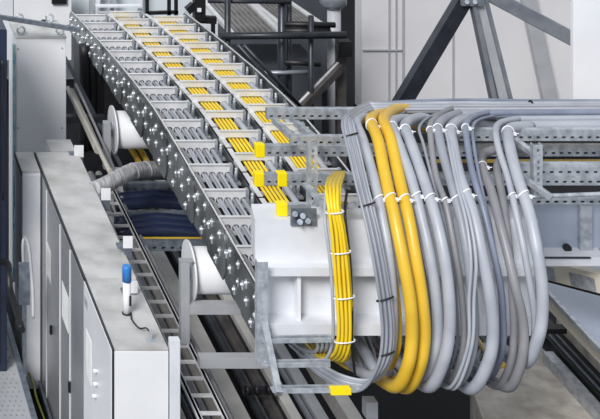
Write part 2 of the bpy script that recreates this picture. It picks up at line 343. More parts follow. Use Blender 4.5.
# ------------------------------------------------------------------ energy chain
CX0, CX1 = 4.08, 5.65
prof_t = [(13.0,6.69),(13.66,6.67),(14.7,6.63),(15.8,6.60),(16.5,6.575),(17.36,6.58),(18.76,6.69),(20.1,6.83),(21.9,7.05),(24,7.4)]
prof_b = [(13.0,7.12),(14.0,7.11),(15.3,7.06),(16.6,7.09),(18.2,7.10),(20.0,7.19),(21.9,7.34),(24,7.6)]
def interp(pr, Y):
    for (a, b_), (c, d) in zip(pr, pr[1:]):
        if Y <= c: return b_+(d-b_)*max(0,(Y-a))/(c-a)
    return pr[-1][1]
def zt(Y): return HC-interp(prof_t, Y)
def zb(Y): return HC-interp(prof_b, Y)
PIT = 0.54
def chain():
    t = thing('energy_chain', (4.86, 17.5, HC-7.2), 'long steel cable carrier chain with three lanes of cables and bolted side plates', 'cable carrier')
    # side plates
    for side, X in ((-1, CX0), (1, CX1)):
        for k in range(-8, 9):
            Ya = 17.46+PIT*k-.27; Yb = Ya+PIT
            if Ya < 13.2: continue
            off = -.007 if k % 2 else .007
            top = zt((Ya+Yb)/2); bot = zb((Ya+Yb)/2); h = top-bot; e = .06
            sl = (zt(Yb)-zt(Ya))/(Yb-Ya); slb = (zb(Yb)-zb(Ya))/(Yb-Ya)
            ol = []
            Ym = (Ya+Yb)/2
            for (yy, zz) in ((Ya-e, bot+.25*h), (Ya-e+.05, bot+.03), (Ya+.02,bot), (Yb-.02,bot), (Yb+e-.05,bot+.03), (Yb+e, bot+.25*h),
                             (Yb+e, bot+.78*h), (Yb+e-.05, top-.03), (Yb-.02, top), (Ya+.02, top), (Ya-e+.05, top-.03), (Ya-e, bot+.78*h)):
                g = sl*(yy-Ym) if zz > bot+.5*h else slb*(yy-Ym)
                ol.append((yy, zz+g))
            bm = B(); add_plate(bm, ol, [], .012, MYZ(X+off, 0, 0))
            pl = obj('side_plate', bm, 'link', t)
            if side == -1:
                pts = [(.10,.84),(.36,.80),(.10,.50),(.36,.46),(.23,.20),(.47,.64)]
                for (u, v) in pts:
                    yy = Ya+u*PIT/.54; zz = bot+v*h+sl*(yy-Ym)
                    bm = B(); add_tube(bm, [(X+off-.006,yy,zz),(X+off-.012,yy,zz)], .026, 8)
                    add_tube(bm, [(X+off-.012,yy,zz),(X+off-.022,yy,zz),(X+off-.03,yy,zz)], [.018,.018,.012], 6)
                    add_box(bm, (X+off-.016, yy-.011, zz-.045), (X+off-.007, yy+.011, zz+.03))
                    obj('bolt', bm, 'bolt', pl)
    # top flange along both edges
    for X in (CX0, CX1):
        for k in range(-8, 9):
            Ya = 17.46+PIT*k-.27
            if Ya < 13.2: continue
            a = Vector((X+.015 if X == CX0 else X-.015, Ya+.01, zt(Ya)+.004)); c = Vector((a.x, Ya+PIT-.01, zt(Ya+PIT)+.004))
            bm = B(); add_bar(bm, a, c, .014, .008); obj('edge_strip', bm, 'bar', t)
    lanes = [(4.105, 4.60, 0.0), (4.625, 5.12, 0.25), (5.145, 5.625, -0.10)]
    for li, (xa, xb, off) in enumerate(lanes):
        for k in range(-8, 9):
            Y = 17.46+PIT*k+off
            if Y < 13.75 or Y > 22.1: continue
            top = zt(Y); wbar = .40
            hs = []
            if li == 0:
                for j in range(5): hs.append(circ(.075+j*.078, -.103, .035, 12))
            else:
                hs.append(slot(.19, -.100, .20, .033)); 
                hs.append(circ(.352, -.10, .037, 12))
            bm = B(); ol = [(0,-.17),(wbar,-.17),(wbar,0),(0,0)]
            add_plate(bm, ol, hs, .014, MXZ(xa, Y, top))
            add_box(bm, (xa, Y-.022, top-.0), (xa+wbar, Y+.010, top+.007))
            bar = obj('cross_bar', bm, 'bar', t)
            bm = B(); add_box(bm, (xa+wbar+.0, Y-.03, top-.2), (xa+wbar+.028, Y+.02, top+.012)); obj('clamp_post', bm, 'galv', bar)
            bm = B()
            for (dx, dy) in ((.055,-.05),(.05,.09),(.075,.02)):
                add_tube(bm, [(xa+wbar+dx,Y+dy,top-.15),(xa+wbar+dx,Y+dy,top-.05),(xa+wbar+dx,Y+dy,top-.04)], [.017,.017,.01], 8)
            add_box(bm, (xa+wbar+.03, Y-.09, top-.17), (xa+wbar+.095, Y+.13, top-.15))
            obj('clamp_bolts', bm, 'galv', bar)
    for X in (4.612, 5.132):
        ys = [13.7+.54*i for i in range(16)]
        for y in ys:
            bm = B(); add_bar(bm, (X, y, zt(y)-.135), (X, y+.535, zt(y+.535)-.135), .01, .10); obj('divider', bm, 'link', t)
    for X in (4.645, 5.165):
        for i in range(16):
            y = 13.7+.54*i
            bm = B(); add_bar(bm, (X+.012, y, zt(y)-.075), (X+.012, y+.50, zt(y+.50)-.075), .05, .008); obj('lane_liner', bm, 'bar', t)
    # tray bottoms under each lane, blackened to paint in shade between cables
    bm = B()
    for i in range(16):
        y = 13.7+.54*i
        add_bar(bm, ((CX0+CX1)/2, y, zt(y)-.235), ((CX0+CX1)/2, y+.54, zt(y+.54)-.235), CX1-CX0-.03, .01)
    obj('lane_floor', bm, 'black', t)
chain()
def lane_cable(x, r, m, name, label, group, dz=-.103, y0=13.5, y1=22.3):
    pts = [];  y = y0
    while y <= y1: pts.append((x, y, zt(y)+dz)); y += .27
    bm = B(); add_tube(bm, pts, r, 8); return tag(obj(name, bm, m), label, 'cable', group)
ORD = ['leftmost','second from the left','third from the left','fourth from the left','fifth from the left','sixth from the left','seventh from the left','eighth from the left','ninth from the left']
q = 0
for j, lst in enumerate(([(0,.022)],[(-.012,.012),(.014,.012)],[(-.016,.014),(.016,.014)],[(-.016,.014),(.016,.014)],[(0,.024)])):
    for dx, r_ in lst:
        lane_cable(4.105+.075+j*.078+dx, r_, ['cgrey2','clight','clight','cgrey','clight','cgrey2','clight','cgrey'][q], 'power_cable', 'grey cable threaded through the round holes of the left chain lane, '+ORD[q], 'grey cables in the left chain lane'); q += 1
lane_cable(4.20, .012, 'black', 'thin_cable', 'thin black cable low in the left chain lane', None, -.15)
for lx, rg in ((4.625, ' middle'), (5.145, ' right')):
    for j in range(6 if lx > 5 else 5):
        lane_cable(lx+(.095 if lx > 5 else .115)+j*.040, .0150, 'yellowb', 'control_cable', 'thin yellow cable lying in the%s lane of the chain, %s' % (rg, ORD[j]), 'yellow cables in the%s chain lane' % rg, -.100)
    lane_cable(lx+.352, .033, 'clight', 'power_cable', 'thick pale grey cable beside the yellow ones in the%s chain lane' % rg, None, -.10)
    if lx < 5: lane_cable(lx+.05, .010, 'black', 'thin_cable', 'thin black cable left of the yellow ones in the middle chain lane', None, -.15)

# ------------------------------------------------------------------ white chute in front of the chain
def chute():
    Y0 = 13.3
    t = thing('chain_chute', (5.4, 13.4, HC-6.9), 'white sheet-metal end cover below the cable loops with open lower compartments', 'cover')
    zt_, zl = HC-6.0, HC-(262-PY)/F*Y0
    bm = B(); add_box(bm, (4.0, Y0, zl), (6.35, Y0+.02, zt_)); obj('front_panel', bm, 'offwhite', t)
    bm = B(); add_poly_prism(bm, [(4.0,Y0+.021,zt_),(6.35,Y0+.021,zt_),(6.35,Y0+.3,zt_),(4.055,Y0+.3,zt_)], (0,0,-.02)); obj('top_sheet', bm, 'offwhite', t)
    bm = B(); add_poly_prism(bm, [(4.0,Y0+.021,zt_-.021),(4.012,Y0+.021,zt_-.021),(4.067,Y0+.3,zt_-.021),(4.055,Y0+.3,zt_-.021)], (0,0,-(zt_-.021-zl))); obj('end_plate', bm, 'white', t)
    bm = B(); add_box(bm, (4.0, Y0-.10, zl-.03), (6.35, Y0, zl)); add_box(bm, (4.0, Y0-.10, zl-.07), (6.35, Y0-.085, zl-.03)); obj('ledge', bm, 'offwhite', t)
    bm = B(); add_box(bm, (4.02, Y0+.05, HC-6.9), (6.35, Y0+.06, zl)); obj('recess_panel', bm, 'offwhite', t)
    bm = B(); add_box(bm, (4.0, Y0-.12, HC-6.83), (6.35, Y0+.06, HC-6.81)); add_box(bm, (4.0, Y0-.12, HC-6.90), (6.35, Y0-.105, HC-6.83)); obj('bottom_flange', bm, 'offwhite', t)
    for x in (4.33, 4.66, 5.3, 5.9):
        bm = B(); add_box(bm, (x, Y0-.06, HC-6.81), (x+.03, Y0+.05, zl-.03)); obj('rib', bm, 'white', t)
chute()

# ------------------------------------------------------------------ perforated rails and rack
def perf_rail(name, x0, x1, Y, H, h, label, cat='rail', group=None, m='galv', yaxis=False, capx=(), depth=.05, parent=None, step=.075, hr=.009):
    """C rail along X, its punched face towards -Y; H = drop of its top edge below the camera"""
    z1 = HC-H; z0 = z1-h; L = x1-x0; holes = []
    x = .04
    while x < L-.03: holes.append(slot(x, h*.32, .018, hr, 4)); x += step
    bm = B(); add_plate(bm, [(0,0),(L,0),(L,h),(0,h)], holes, .006, MXZ(x0, Y, z0))
    add_box(bm, (x0, Y+.003, z1-.006), (x1, Y+depth, z1)); add_box(bm, (x0, Y+.003, z0), (x1, Y+depth, z0+.006))
    add_box(bm, (x0, Y+depth, z0), (x1, Y+depth+.004, z1))
    if parent is None:
        t = thing(name, ((x0+x1)/2, Y, z0), label, cat, group)
    else: t = parent
    obj('rail_profile' if parent is None else 'cross_rail', bm, m, t)
    for cx in capx:
        bm = B(); add_box(bm, (cx-.012, Y-.012, z0-.012), (cx+.072, Y+depth+.012, z1+.012))
        bmesh.ops.bevel(bm, geom=bm.edges[:], offset=.006, segments=2, affect='EDGES'); obj('end_cap', bm, 'cap', t, label='bright yellow plastic end cap')
    return t
def XP(x, Y): return (x-PX)/F*Y
def HP(y, Y): return (y-PY)/F*Y
perf_rail('perforated_rail', XP(257,14.8), 8.9, 14.8, HP(145.5,14.8), .10, 'punched lower rail with one yellow end cap, furthest back of the capped rails', group='rack rails', capx=(XP(257,14.8),))
perf_rail('perforated_rail', XP(256,14.2), 8.9, 14.2, HP(174,14.2), .10, 'punched lower rail with two yellow caps, middle one of the capped rails', group='rack rails', capx=(XP(256,14.2),XP(279,14.2)))
perf_rail('perforated_rail', XP(279,13.37), XP(311,13.37), 13.37, 5.905, .085, 'short punched rail with one yellow cap just above the white end cover', group='rack rails', capx=(XP(279,13.37),))
perf_rail('perforated_rail', XP(267,14.8), 8.9, 14.8, HP(109,14.8), .095, 'long punched upper rail under the horizontal cables, reaching furthest left', group='rack rails')
perf_rail('perforated_rail', XP(291,14.1), XP(350,14.1), 14.1, HP(136.5,14.1), .075, 'short punched upper rail over the slotted left post', group='rack rails')
perf_rail('perforated_rail', XP(440,14.1), 8.9, 14.1, HP(129.5,14.1), .10, 'punched upper rail behind the tops of the right cable loops', group='rack rails')
perf_rail('perforated_rail', XP(512,13.7), 8.9, 13.7, HP(164,13.7), .10, 'punched rail at the right just above the yellow strip', group='rack rails')
perf_rail('perforated_rail', XP(525,13.62), 8.9, 13.62, HP(196,13.62), .07, 'lowest punched rail at the right above the glossy cover', group='rack rails')
# arms from upper to lower tier along Y
def arm(a, c, label, w_=.05, h_=.05):
    return tag(baro('rack_arm', a, c, w_, h_, 'galv'), label, 'bracket', 'rack arms')
arm(P(274,120,14.75), P(303,147,14.05), 'galvanized arm running forward from the long upper rail at the left')
arm(P(296,123,14.75), P(318,141,14.2), 'short galvanized arm beside the first one, nearer the slotted post')
def slotted_post(x, Y, y0, y1, label, wpx=9):
    X = XP(x, Y); wd = wpx*Y/F; z1 = HC-HP(y0,Y); z0 = HC-HP(y1,Y); h = z1-z0; holes = []
    t = thing('slotted_post', (X, Y, z0), label, 'post')
    z = .03
    while z < h-.04: holes.append([(wd*.35,z),(wd*.65,z),(wd*.65,z+.028),(wd*.35,z+.028)]); z += .05
    bm = B(); add_plate(bm, [(0,0),(wd,0),(wd,h),(0,h)], holes, .006, MXZ(X-wd/2, Y, z0)); obj('face', bm, 'galv', t)
    bm = B(); add_box(bm, (X-wd/2, Y+.003, z0), (X-wd/2+.006, Y+.06, z1)); add_box(bm, (X+wd/2-.006, Y+.003, z0), (X+wd/2, Y+.06, z1)); obj('side_flange', bm, 'galv', t)
    return t
t = slotted_post(313, 13.55, 142, 215, 'slotted galvanized post in front of the yellow-capped rails')
bm = B(); add_bar(bm, P(305,184,13.5), P(327,208,13.15), .05, .03); add_bar(bm, P(326,208,13.15), P(366,205,13.2), .03, .035); obj('support_arm', bm, 'galv', t)
bm = B(); 
for (x, y) in ((295,214),(303,216),(300,222),(308,221)): add_tube(bm, [P(x,y,13.27), P(x,y,13.22)], .024, 8)
add_box(bm, P(291,226,13.28), P(316,208,13.3)); obj('foot_clamp', bm, 'galvd', t)
t = slotted_post(538, 13.5, 145, 197, 'slotted galvanized post at the right behind the last loops')
bm = B(); add_bar(bm, P(513,138,13.95), P(537,157,13.5), .05, .04); obj('support_arm', bm, 'galv', t)
bm = B(); add_bar(bm, P(520,176,13.5), P(552,198,13.3), .05, .04); obj('support_arm', bm, 'galv', t)
tag(tubeo('crossbar_rod', [P(430,201,13.5), P(600,194,13.5), P(820,187,13.5)], .018, 'galv'), 'thin galvanized rod passing behind the right-hand loops', 'rod')

# navy pipes and yellow strips between tiers
for (y, Y, r, lab) in ((152,15.0,.055,'upper navy sheathed pipe between the right rack rails'), (158,14.9,.045,'lower navy sheathed pipe between the right rack rails')):
    tag(tubeo('navy_pipe', [P(430,y,Y), P(520,y,Y), P(820,y-3,Y)], r, 'navyhose'), lab, 'pipe')
tag(boxo('yellow_rail', P(440,182,14.3), P(820,176,14.36), 'yellow'), 'flat yellow strip seen below the right punched rails', 'strip')
tag(boxo('yellow_rail', P(430,162,14.6), P(820,160,14.66), 'yellow'), 'narrow yellow strip just under the navy pipes', 'strip')

# ------------------------------------------------------------------ big cable loops
NL = [0]
def loop(name, r, m, yr, Yr, desc, Yd, bot, label, ties=(), run=True, group='hanging cable loops', tie_m='tie', tail=None, xstart=820, sink=False):
    """yr,Yr: level run along X; desc: pixel path down; Yd: depth of hang; bot: lowest point"""
    x0, y0 = desc[0]; pts = []
    if sink: pts += [P(xstart, 131, 15.0), P(x0+130, 131, 15.0), P(x0+62, 128, 14.98), P(x0+34, yr+6, Yr+.12), P(x0+15, yr+1, Yr-.02)]
    elif run: pts += [P(xstart, yr-3, Yr), P((xstart+x0)/2+10, yr-1, Yr), P(x0+40, yr, Yr), P(x0+18, yr+.5, Yr-.04)]
    n = len(desc)
    for i, (x, y) in enumerate(desc):
        s = min(1, i/(n*.6)); dd = (1-s)**1.6
        pts.append(P(x, y, Yd+(min(Yr-.12, 14.0)-Yd)*dd if run else Yd+.25*dd))
    nd = len(pts)
    xb, yb = bot; pts += [P(xb, yb, Yd+.12)]
    pts += tail or [P(xb-16, yb-6, Yd+.42), P(xb-34, yb-24, Yd+.85), P(xb-52, yb-44, Yd+1.35)]
    path = smooth_path(pts, 6); bm = B(); add_tube(bm, path, r, 14)
    o = tag(obj(name, bm, m), label, 'cable', group)
    for ty in ties:      # tie at the descending point nearest to pixel row ty
        best = None
        for i in range(1, len(path)-1):
            q = path[i]; yy = (HC-q.z)*F/q.y+PY
            if i < (nd-1)*6+2 and (best is None or abs(yy-ty) < best[0]) and (i > 18 or not run): best = (abs(yy-ty), i)
        i = best[1]; ax = ((path[i+1]-path[i-1]).normalized()+Vector((.42,0,0))).normalized()
        bm = B(); add_ring(bm, path[i], ax, r+.005, .0045, 18, 6)
        e = path[i]+Vector((.6,-.8,.05)).normalized()*(r+.012); add_box(bm, e-Vector((.013,.012,.012)), e+Vector((.013,.012,.012)))
        add_tube(bm, [e, e+Vector((.03,-.02,.012))], .004, 6)
        obj('cable_tie', bm, tie_m, o)
    return o
Y1d = [(371,120),(378,140),(386,180),(394,215),(403,260),(410,300),(412,335),(408,365)]
loop('power_cable', .049, 'yellow', 113, 14.62, Y1d, 12.80, (397,386), 'thick yellow cable loop, the left one of the yellow pair', (124,198), sink=True)
Y2d = [(384,119),(391,140),(400,182),(408,215),(416,260),(422,300),(424.5,335),(420,365)]
loop('power_cable', .049, 'yellow', 108, 14.72, Y2d, 12.86, (408,387), 'thick yellow cable loop, the right one of the yellow pair', (198,), sink=True)
loop('power_cable', .042, 'clight', 116, 14.68, [(357,122),(363,140),(373,175),(381,210),(388,250),(392,290),(393,330),(388,358)], 12.9, (374,376), 'thick light grey loop just left of the yellow pair', (200,), sink=True)
loop('power_cable', .044, 'clight', 118, 14.50, [(392,123),(397,140),(410,175),(421,215),(430,255),(436,295),(438,330),(434,355)], 12.94, (424,378), 'thick grey loop just right of the yellow pair', (128,196), sink=True)
loop('power_cable', .046, 'clight', 117, 14.5, [(405,126),(411,143),(424,180),(435,215),(444,255),(449,295),(449.5,330),(444,360)], 12.84, (431,386), 'second thick grey loop right of the yellow pair', (131,196), sink=True)
loop('power_cable', .026, 'cgrey2', 109, 14.72, [(432,122),(431,140),(436,175),(446,205),(454,245),(461,290),(464,335),(460,362)], 12.98, (449,382), 'thinner warm grey loop right of the two thick grey ones', (130,199))
loop('power_cable', .040, 'cgrey', 114, 14.58, [(439,124),(440,142),(449,175),(459,210),(467,250),(472,290),(474,330),(470,358)], 12.90, (459,380), 'grey loop in the middle of the row, third thick grey one', (128,196))
loop('power_cable', .047, 'clight', 120, 14.42, [(452,128),(453,146),(460,178),(472,210),(481,250),(489,290),(493,330),(489,360)], 12.82, (474,388), 'broad pale grey loop hanging lowest right of the middle', (130,196,), sink=True)
loop('power_cable', .027, 'cblue', 113, 14.56, [(467,122),(467,142),(473,175),(483,208),(493,250),(501,290),(503,325),(502,350)], 13.0, (492,374), 'thin warm grey loop left of the short dark one', (128,))
loop('power_cable', .038, 'cgrey2', 148, 14.1, [(484,154),(482,166),(491,190),(499,220),(508,255),(516,290),(522,315),(524,340),(520,367)], 12.88, (510,387), 'darker grey loop that bends down lower than its neighbours', (165,), xstart=500)
loop('power_cable', .032, 'cgrey2', 152, 14.3, [(503,158),(497,168),(502,195),(506,225),(510,260),(513,300),(514,335),(511,362)], 13.0, (500,385), 'dark grey loop close behind the lowered one', (), xstart=540)
loop('power_cable', .028, 'clight', 119, 14.40, [(497,126),(498,146),(508,178),(516,212),(524,250),(531,290),(535,322),(533,345)], 12.95, (523,366), 'slim pale loop left of the rightmost thick loop', (196,))
loop('power_cable', .047, 'clight', 126, 14.26, [(509,130),(510,148),(518,178),(529,212),(537,250),(542,285),(542,315),(538,338)], 12.84, (527,362), 'thick pale grey loop, the rightmost of the row', (132,196))
thins = [(.013,'cgrey2',112,14.70,[(386,126),(394,146),(406,185),(414,220),(422,260),(429,300),(431,345)],13.06,(418,384),'slim grey cable between the right yellow loop and its grey neighbour'),
 (.013,'cgrey',113,14.66,[(420,126),(424,146),(434,185),(444,220),(452,260),(456,300),(457,345)],13.08,(442,384),'slim grey cable right of the two thick light grey loops'),
 (.013,'clight',114,14.60,[(447,126),(449,146),(457,185),(466,220),(471,260),(469,300),(468,345)],12.80,(452,386),'slim pale cable in front of the middle grey loop, left of a pair'),
 (.013,'clight',115,14.58,[(450,127),(452,146),(460,185),(470,220),(476,260),(474,300),(472,345)],12.79,(457,387),'slim pale cable in front of the middle grey loop, right of a pair'),
 (.014,'cblue',116,14.55,[(474,124),(474,146),(481,185),(489,220),(496,260),(500,300),(500,345)],13.1,(486,380),'slim blue grey cable left of the darker low loop')]
for (r_, m, yr, Yr, ds, Yd, bt, lb) in thins: loop('signal_cable', r_, m, yr, Yr, ds, Yd, bt, lb, ())
# thin grey bundle outside left
LAST.clear()
for j in range(6):
    dx = j*2.15-6.6; dY = (j % 2)*.035
    loop('signal_cable', .0125, 'clight' if j % 2 else 'cgrey', 103+1.3*j, 14.95-.05*j,
         [(350+dx*.9+(5-j)*1.0,113+j*1.2),(349+dx,124),(355+dx,150),(363+dx,185),(373+dx,225),(381+dx,265),(387+dx,305),(389+dx,335),(385+dx*.9,362)],
         12.78+dY, (372+dx*.6, 384-j*1.2), 'thin grey cable in the bundle left of the yellow pair, '+ORD[j], (), group='thin grey bundle left of the yellow loops',
         tail=[P(358+dx*.4, 391-j*2.2, 13.0), P(338, 386-j*2.4, 13.1), P(318, 374-j*2.4, 13.3), P(305, 362-j*2, 13.6)])
GB = list(LAST)
for i, (x, y, Y) in enumerate(((351,133,13.5),(370,204,12.86),(386,296,12.80),(384,352,12.80))):
    m_, hx, hy = row(GB, y); R_ = hx+.02
    bm = B(); add_ring(bm, m_, (.28,-.25,-1), R_, .0055, 24, 6, min(1,(hy+.022)/R_))
    tag(obj('cable_tie', bm, 'black'), ['black tie around the thin grey bundle just below its bend','black tie around the thin grey bundle at the support arm','black tie around the thin grey bundle at cover height','black tie around the thin grey bundle near its bottom'][i], 'cable tie', 'black ties')
loop('signal_cable', .016, 'yellow', 110, 14.8, [(388,235),(394,270),(399,305),(400,335),(398,352)], 12.98, (390,368), 'single thin yellow cable hanging between grey bundle and yellow pair', (), run=False)
# thin cables of the level run
runs = [(101,15.05,.016,'cblue'),(104,14.9,.018,'clight'),(106,15.1,.015,'cgrey2'),(108,14.86,.018,'cblue'),(111,14.78,.014,'cgrey2')]
for i, (y, Y, r, m) in enumerate(runs):
    tag(tubeo('signal_cable', [P(840,y-1,Y), P(560,y+(i%2),Y), P(470,y-1,Y), P(400,y+1,Y), P(362+2*i,y+5,Y-.02), P(354+1.5*i,y+14,Y-.1), P(352+1.5*i, y+40, Y-.3), P(357+1.5*i, 190, 14.35)], r, m), 'thin cable running level along the top of the rack, %s from the top' % ['first','second','third','fourth','fifth'][i], 'cable', 'level cables on top of the rack')
for (x, y) in ((384,106),(531,101)):
    bm = B(); add_ring(bm, P(x,y+4,14.90), (1,0,0), .04, .007, 16, 6); tag(obj('cable_tie', bm, 'black'), 'black tie on the level cables %s' % ('above the yellow pair' if x < 400 else 'near the right edge'), 'cable tie', 'black ties')

# yellow bundle
LAST.clear()
for j in range(8):
    dx = (j % 4)*3.9-5.6+(2 if j > 3 else 0); back = (j//4)*.035
    tag(tubeo('control_cable', [P(340+dx*.6,172,14.3+back), P(335+dx,178,13.8+back), P(332+dx,188,13.2+back), P(333+dx*.8,207,13.02+back), P(338+dx+random.uniform(-1,1),235,12.99+back), P(342+dx+random.uniform(-1,1),280,12.97+back), P(344+dx,320,12.97+back), P(343+dx,345,12.99+back), P(337+dx,358+dx*.3,13.1+back), P(325+dx,357,13.3+back), P(312+dx,343,13.7+back), P(302+dx,330,14.1+back)], .0135, 'yellowb', sides=10),
        'thin yellow cable, %s layer of the bundle before the white cover, %s' % (['front','rear'][j//4], ORD[j%4]), 'cable', 'yellow bundle over the white cover')
YB = list(LAST)
for i, y in enumerate((207, 252, 291, 338)):
    bm = B(); xx = [333,339,343,344][i]
    m_, hx, hy = row(YB, y); R_ = hx+.021
    add_ring(bm, m_, (.1,-.05,-1), R_, .005, 24, 6, min(1,(hy+.024)/R_)); 
    tag(obj('cable_tie', bm, 'tie'), ['white tie around the yellow bundle at the support arm','white tie around the yellow bundle at upper cover height','white tie around the yellow bundle at the recess','white tie around the yellow bundle near its bottom'][i], 'cable tie', 'white ties on the yellow bundle')
tag(tubeo('signal_cable', [P(347,190,13.3), P(345,215,13.05), P(350,260,13.02), P(352,310,13.0), P(352,345,13.0), P(356,384,13.05)], .011, 'black'), 'black wire hanging down the right side of the yellow bundle', 'cable')
tag(tubeo('signal_cable', [P(326,190,13.3), P(325,220,13.05), P(330,260,13.0), P(333,310,13.0), P(332,345,13.05), P(322,362,13.2), P(306,358,13.6), P(290,345,14)], .013, 'clight'), 'light grey cable hanging down the left side of the yellow bundle', 'cable')
# hose with stripes and small cables under the cover
t = thing('ribbed_conduit', tuple(P(365,355,13.4)), 'fat grey conduit with dark bands curving down right of the yellow bundle', 'conduit')
tubeo('conduit_body', [P(340,318,14.2), P(350,328,13.9), P(361,345,13.5), P(370,362,13.3), P(380,374,13.2), P(388,372,13.3)], .048, 'cgrey', t, 14)
for (x, y, Y) in ((357,338,13.63),(362,347,13.48)):
    bm = B(); add_ring(bm, P(x,y,Y), (.35,-.55,-.75), .047, .008, 16, 6); obj('dark_band', bm, 'beamd', t)
for j in range(7):
    x = 300+j*4.5
    tag(tubeo('signal_cable', [P(x-6,318,14.0), P(x+2,326,13.8), P(x+12,336,13.5), P(x+18,346-j,13.35), P(x+14,352,13.4), P(x+2,349,13.7), P(x-10,340,14.1)], .015, 'clight'), 'short grey cable curling under the bottom flange of the white cover, '+ORD[j], 'cable', 'grey cables curling under the white cover')
for j in range(3):
    tag(tubeo('control_cable', [P(300+j*5,330,14.4), P(312+j*5,342,14.1), P(325+j*6,352,13.9), P(345+j*6,366,13.6), P(360+j*6,372,13.6), P(372,378,13.8)], .02, 'yellow'), 'yellow cable lying slantwise behind the lower frame rungs, '+ORD[j], 'cable', 'slanting yellow cables low behind the frame')
for j in range(4):
    tag(tubeo('signal_cable', [P(352+j*4,330,14.2), P(357+j*5,350,13.7), P(362+j*5,368,13.45), P(372+j*5,380-j,13.4), P(386+j*5,376,13.5)], .02, 'clight'), 'pale grey cable curving between conduit and yellow pair, '+ORD[j], 'cable', 'pale cables beside the conduit')
for j in range(7):   # tangled tails behind the loops
    x = 392+j*15
    tag(tubeo('signal_cable', [P(x-18,322,14.7), P(x-4,340,14.3), P(x+6,356+3*(j%3),13.9), P(x+20,366-4*(j%2),13.8), P(x+30,350,14.1), P(x+42,330,14.6)], .022, ['cgrey','clight','cblue','yellow'][(j*3+1) % 4]), 'cable %s in the tangle low behind the hanging loops' % ['segment nearest the yellow pair','below the second yellow loop','under the first thick grey loops','under the second thick grey loop','under the middle thin loop','under the middle thick loop','behind the broad low loop','behind the dark loop','nearest the rightmost loop'][j], 'cable', 'tangled cables behind the loops')

# ------------------------------------------------------------------ lower bracket frame left
def lower_frame():
    t = thing('ladder_bracket', tuple(P(262,362,13.1)), 'galvanized stepped ladder frame below the white cover with three rungs', 'frame')
    a = P(262.5,262,13.1); c = P(262.5,364,13.1)
    bm = B(); hh = a.z-c.z
    hl = []; z = .05
    while z < hh-.05: hl.append(circ(.045, z, .007, 6)); z += .12
    add_plate(bm, [(0,0),(.088,0),(.088,hh),(0,hh)], hl, .006, MXZ(a.x-.044, 13.1, c.z))
    add_box(bm, (a.x-.044,13.103,c.z), (a.x-.038,13.16,a.z)); obj('upright', bm, 'galv', t)
    bm = B(); add_bar(bm, P(264,322,13.12), P(279,394,12.6), .05, .05); obj('side_rail', bm, 'galv', t)
    bm = B(); add_bar(bm, P(266,322,13.3), P(268,345,13.0), .07, .05); obj('side_rail', bm, 'galv', t)
    for (x0, x1, y, Y) in ((266,331,341,13.0),(266,330,365.5,12.85),(276,356,391,12.62)):
        bm = B(); add_bar(bm, P(x0,y,Y), P(x1,y-1,Y), .022, .03)
        add_bar(bm, P(x0-2,y-4,Y+.05), P(x1,y-5,Y+.05), .02, .02); add_box(bm, P(x0-3,y+2,Y-.015), P(x0+5,y-5,Y+.06))
        rg = obj('rung', bm, 'galv', t)
        if y == 391:
            bm = B(); add_bar(bm, P(330,390.5,Y), P(350,390.2,Y), .056, .046); obj('yellow_sleeve', bm, 'cap', rg, label='yellow plastic sleeve')
lower_frame()

# ------------------------------------------------------------------ cable ladder along the cabinet
def ladder():
    H = 8.2; z = HC-H; x0, x1 = 3.80, 4.025
    t = thing('cable_ladder', (3.9, 16.2, z-.05), 'narrow galvanized cable ladder running beside the cabinet row', 'cable ladder')
    for x in (x0, x1): 
        bm = B(); add_box(bm, (x-.012, 12.8, z-.05), (x+.012, 19.3, z)); add_box(bm, (x-.022, 12.8, z-.006), (x+.022, 19.3, z)); obj('side_rail', bm, 'bar', t)
    y = 12.95
    while y < 19.2:
        bm = B(); add_box(bm, (x0+.012, y-.012, z-.035), (x1-.012, y+.012, z-.01)); obj('rung', bm, 'bar', t); y += .285
ladder()
for i, x in enumerate((4.09, 4.14)):
    tag(tubeo('power_cable', [(x,12.8,HC-8.35),(x,15,HC-8.35),(x,17,HC-8.33),(x-.02,19.2,HC-8.33)], .022, 'cgrey2'), 'dull grey cable lying alongside the ladder on its right, %s one' % ['nearer','farther'][i], 'cable', 'cables right of the ladder')
for i, x in enumerate((3.72, 3.86, 3.95)):
    tag(tubeo('power_cable', [(x,12.8,HC-8.7-.05*i),(x+.02,15,HC-8.7-.05*i),(x,17,HC-8.68-.05*i),(x,19.8,HC-8.7-.05*i)], .035, ['cgrey2','tan','black'][i]), ['grey','beige','black'][i]+' cable seen beneath the ladder rungs', 'cable')
for i, (x, y, Y) in enumerate(((79,146,18.3),(106,189,17.2),(128,237,15.9),(133,282,15.1))):
    t = thing('ladder_bracket', tuple(P(x, y+20, Y)), ['white-tagged sheet bracket by the far end of the cabinet','white-tagged sheet bracket beside the wrapped hose','white-tagged sheet bracket halfway down the cabinet','white-tagged sheet bracket by the blue-capped tube'][i], 'bracket', 'tagged brackets')
    a = P(x-4, y, Y); c = P(x+4, y+22, Y)
    bm = B(); add_box(bm, (a.x, Y, c.z), (c.x, Y+.01, a.z)); add_box(bm, (a.x-.06, Y, a.z-.12), (a.x, Y+.10, a.z-.10)); obj('plate', bm, 'galvd', t)
    c2 = P(x+4.5, y+11, Y); bm = B(); add_box(bm, (a.x-.01, Y-.006, c2.z), (c2.x, Y-.001, a.z+.01)); obj('label_tag', bm, 'white', t)

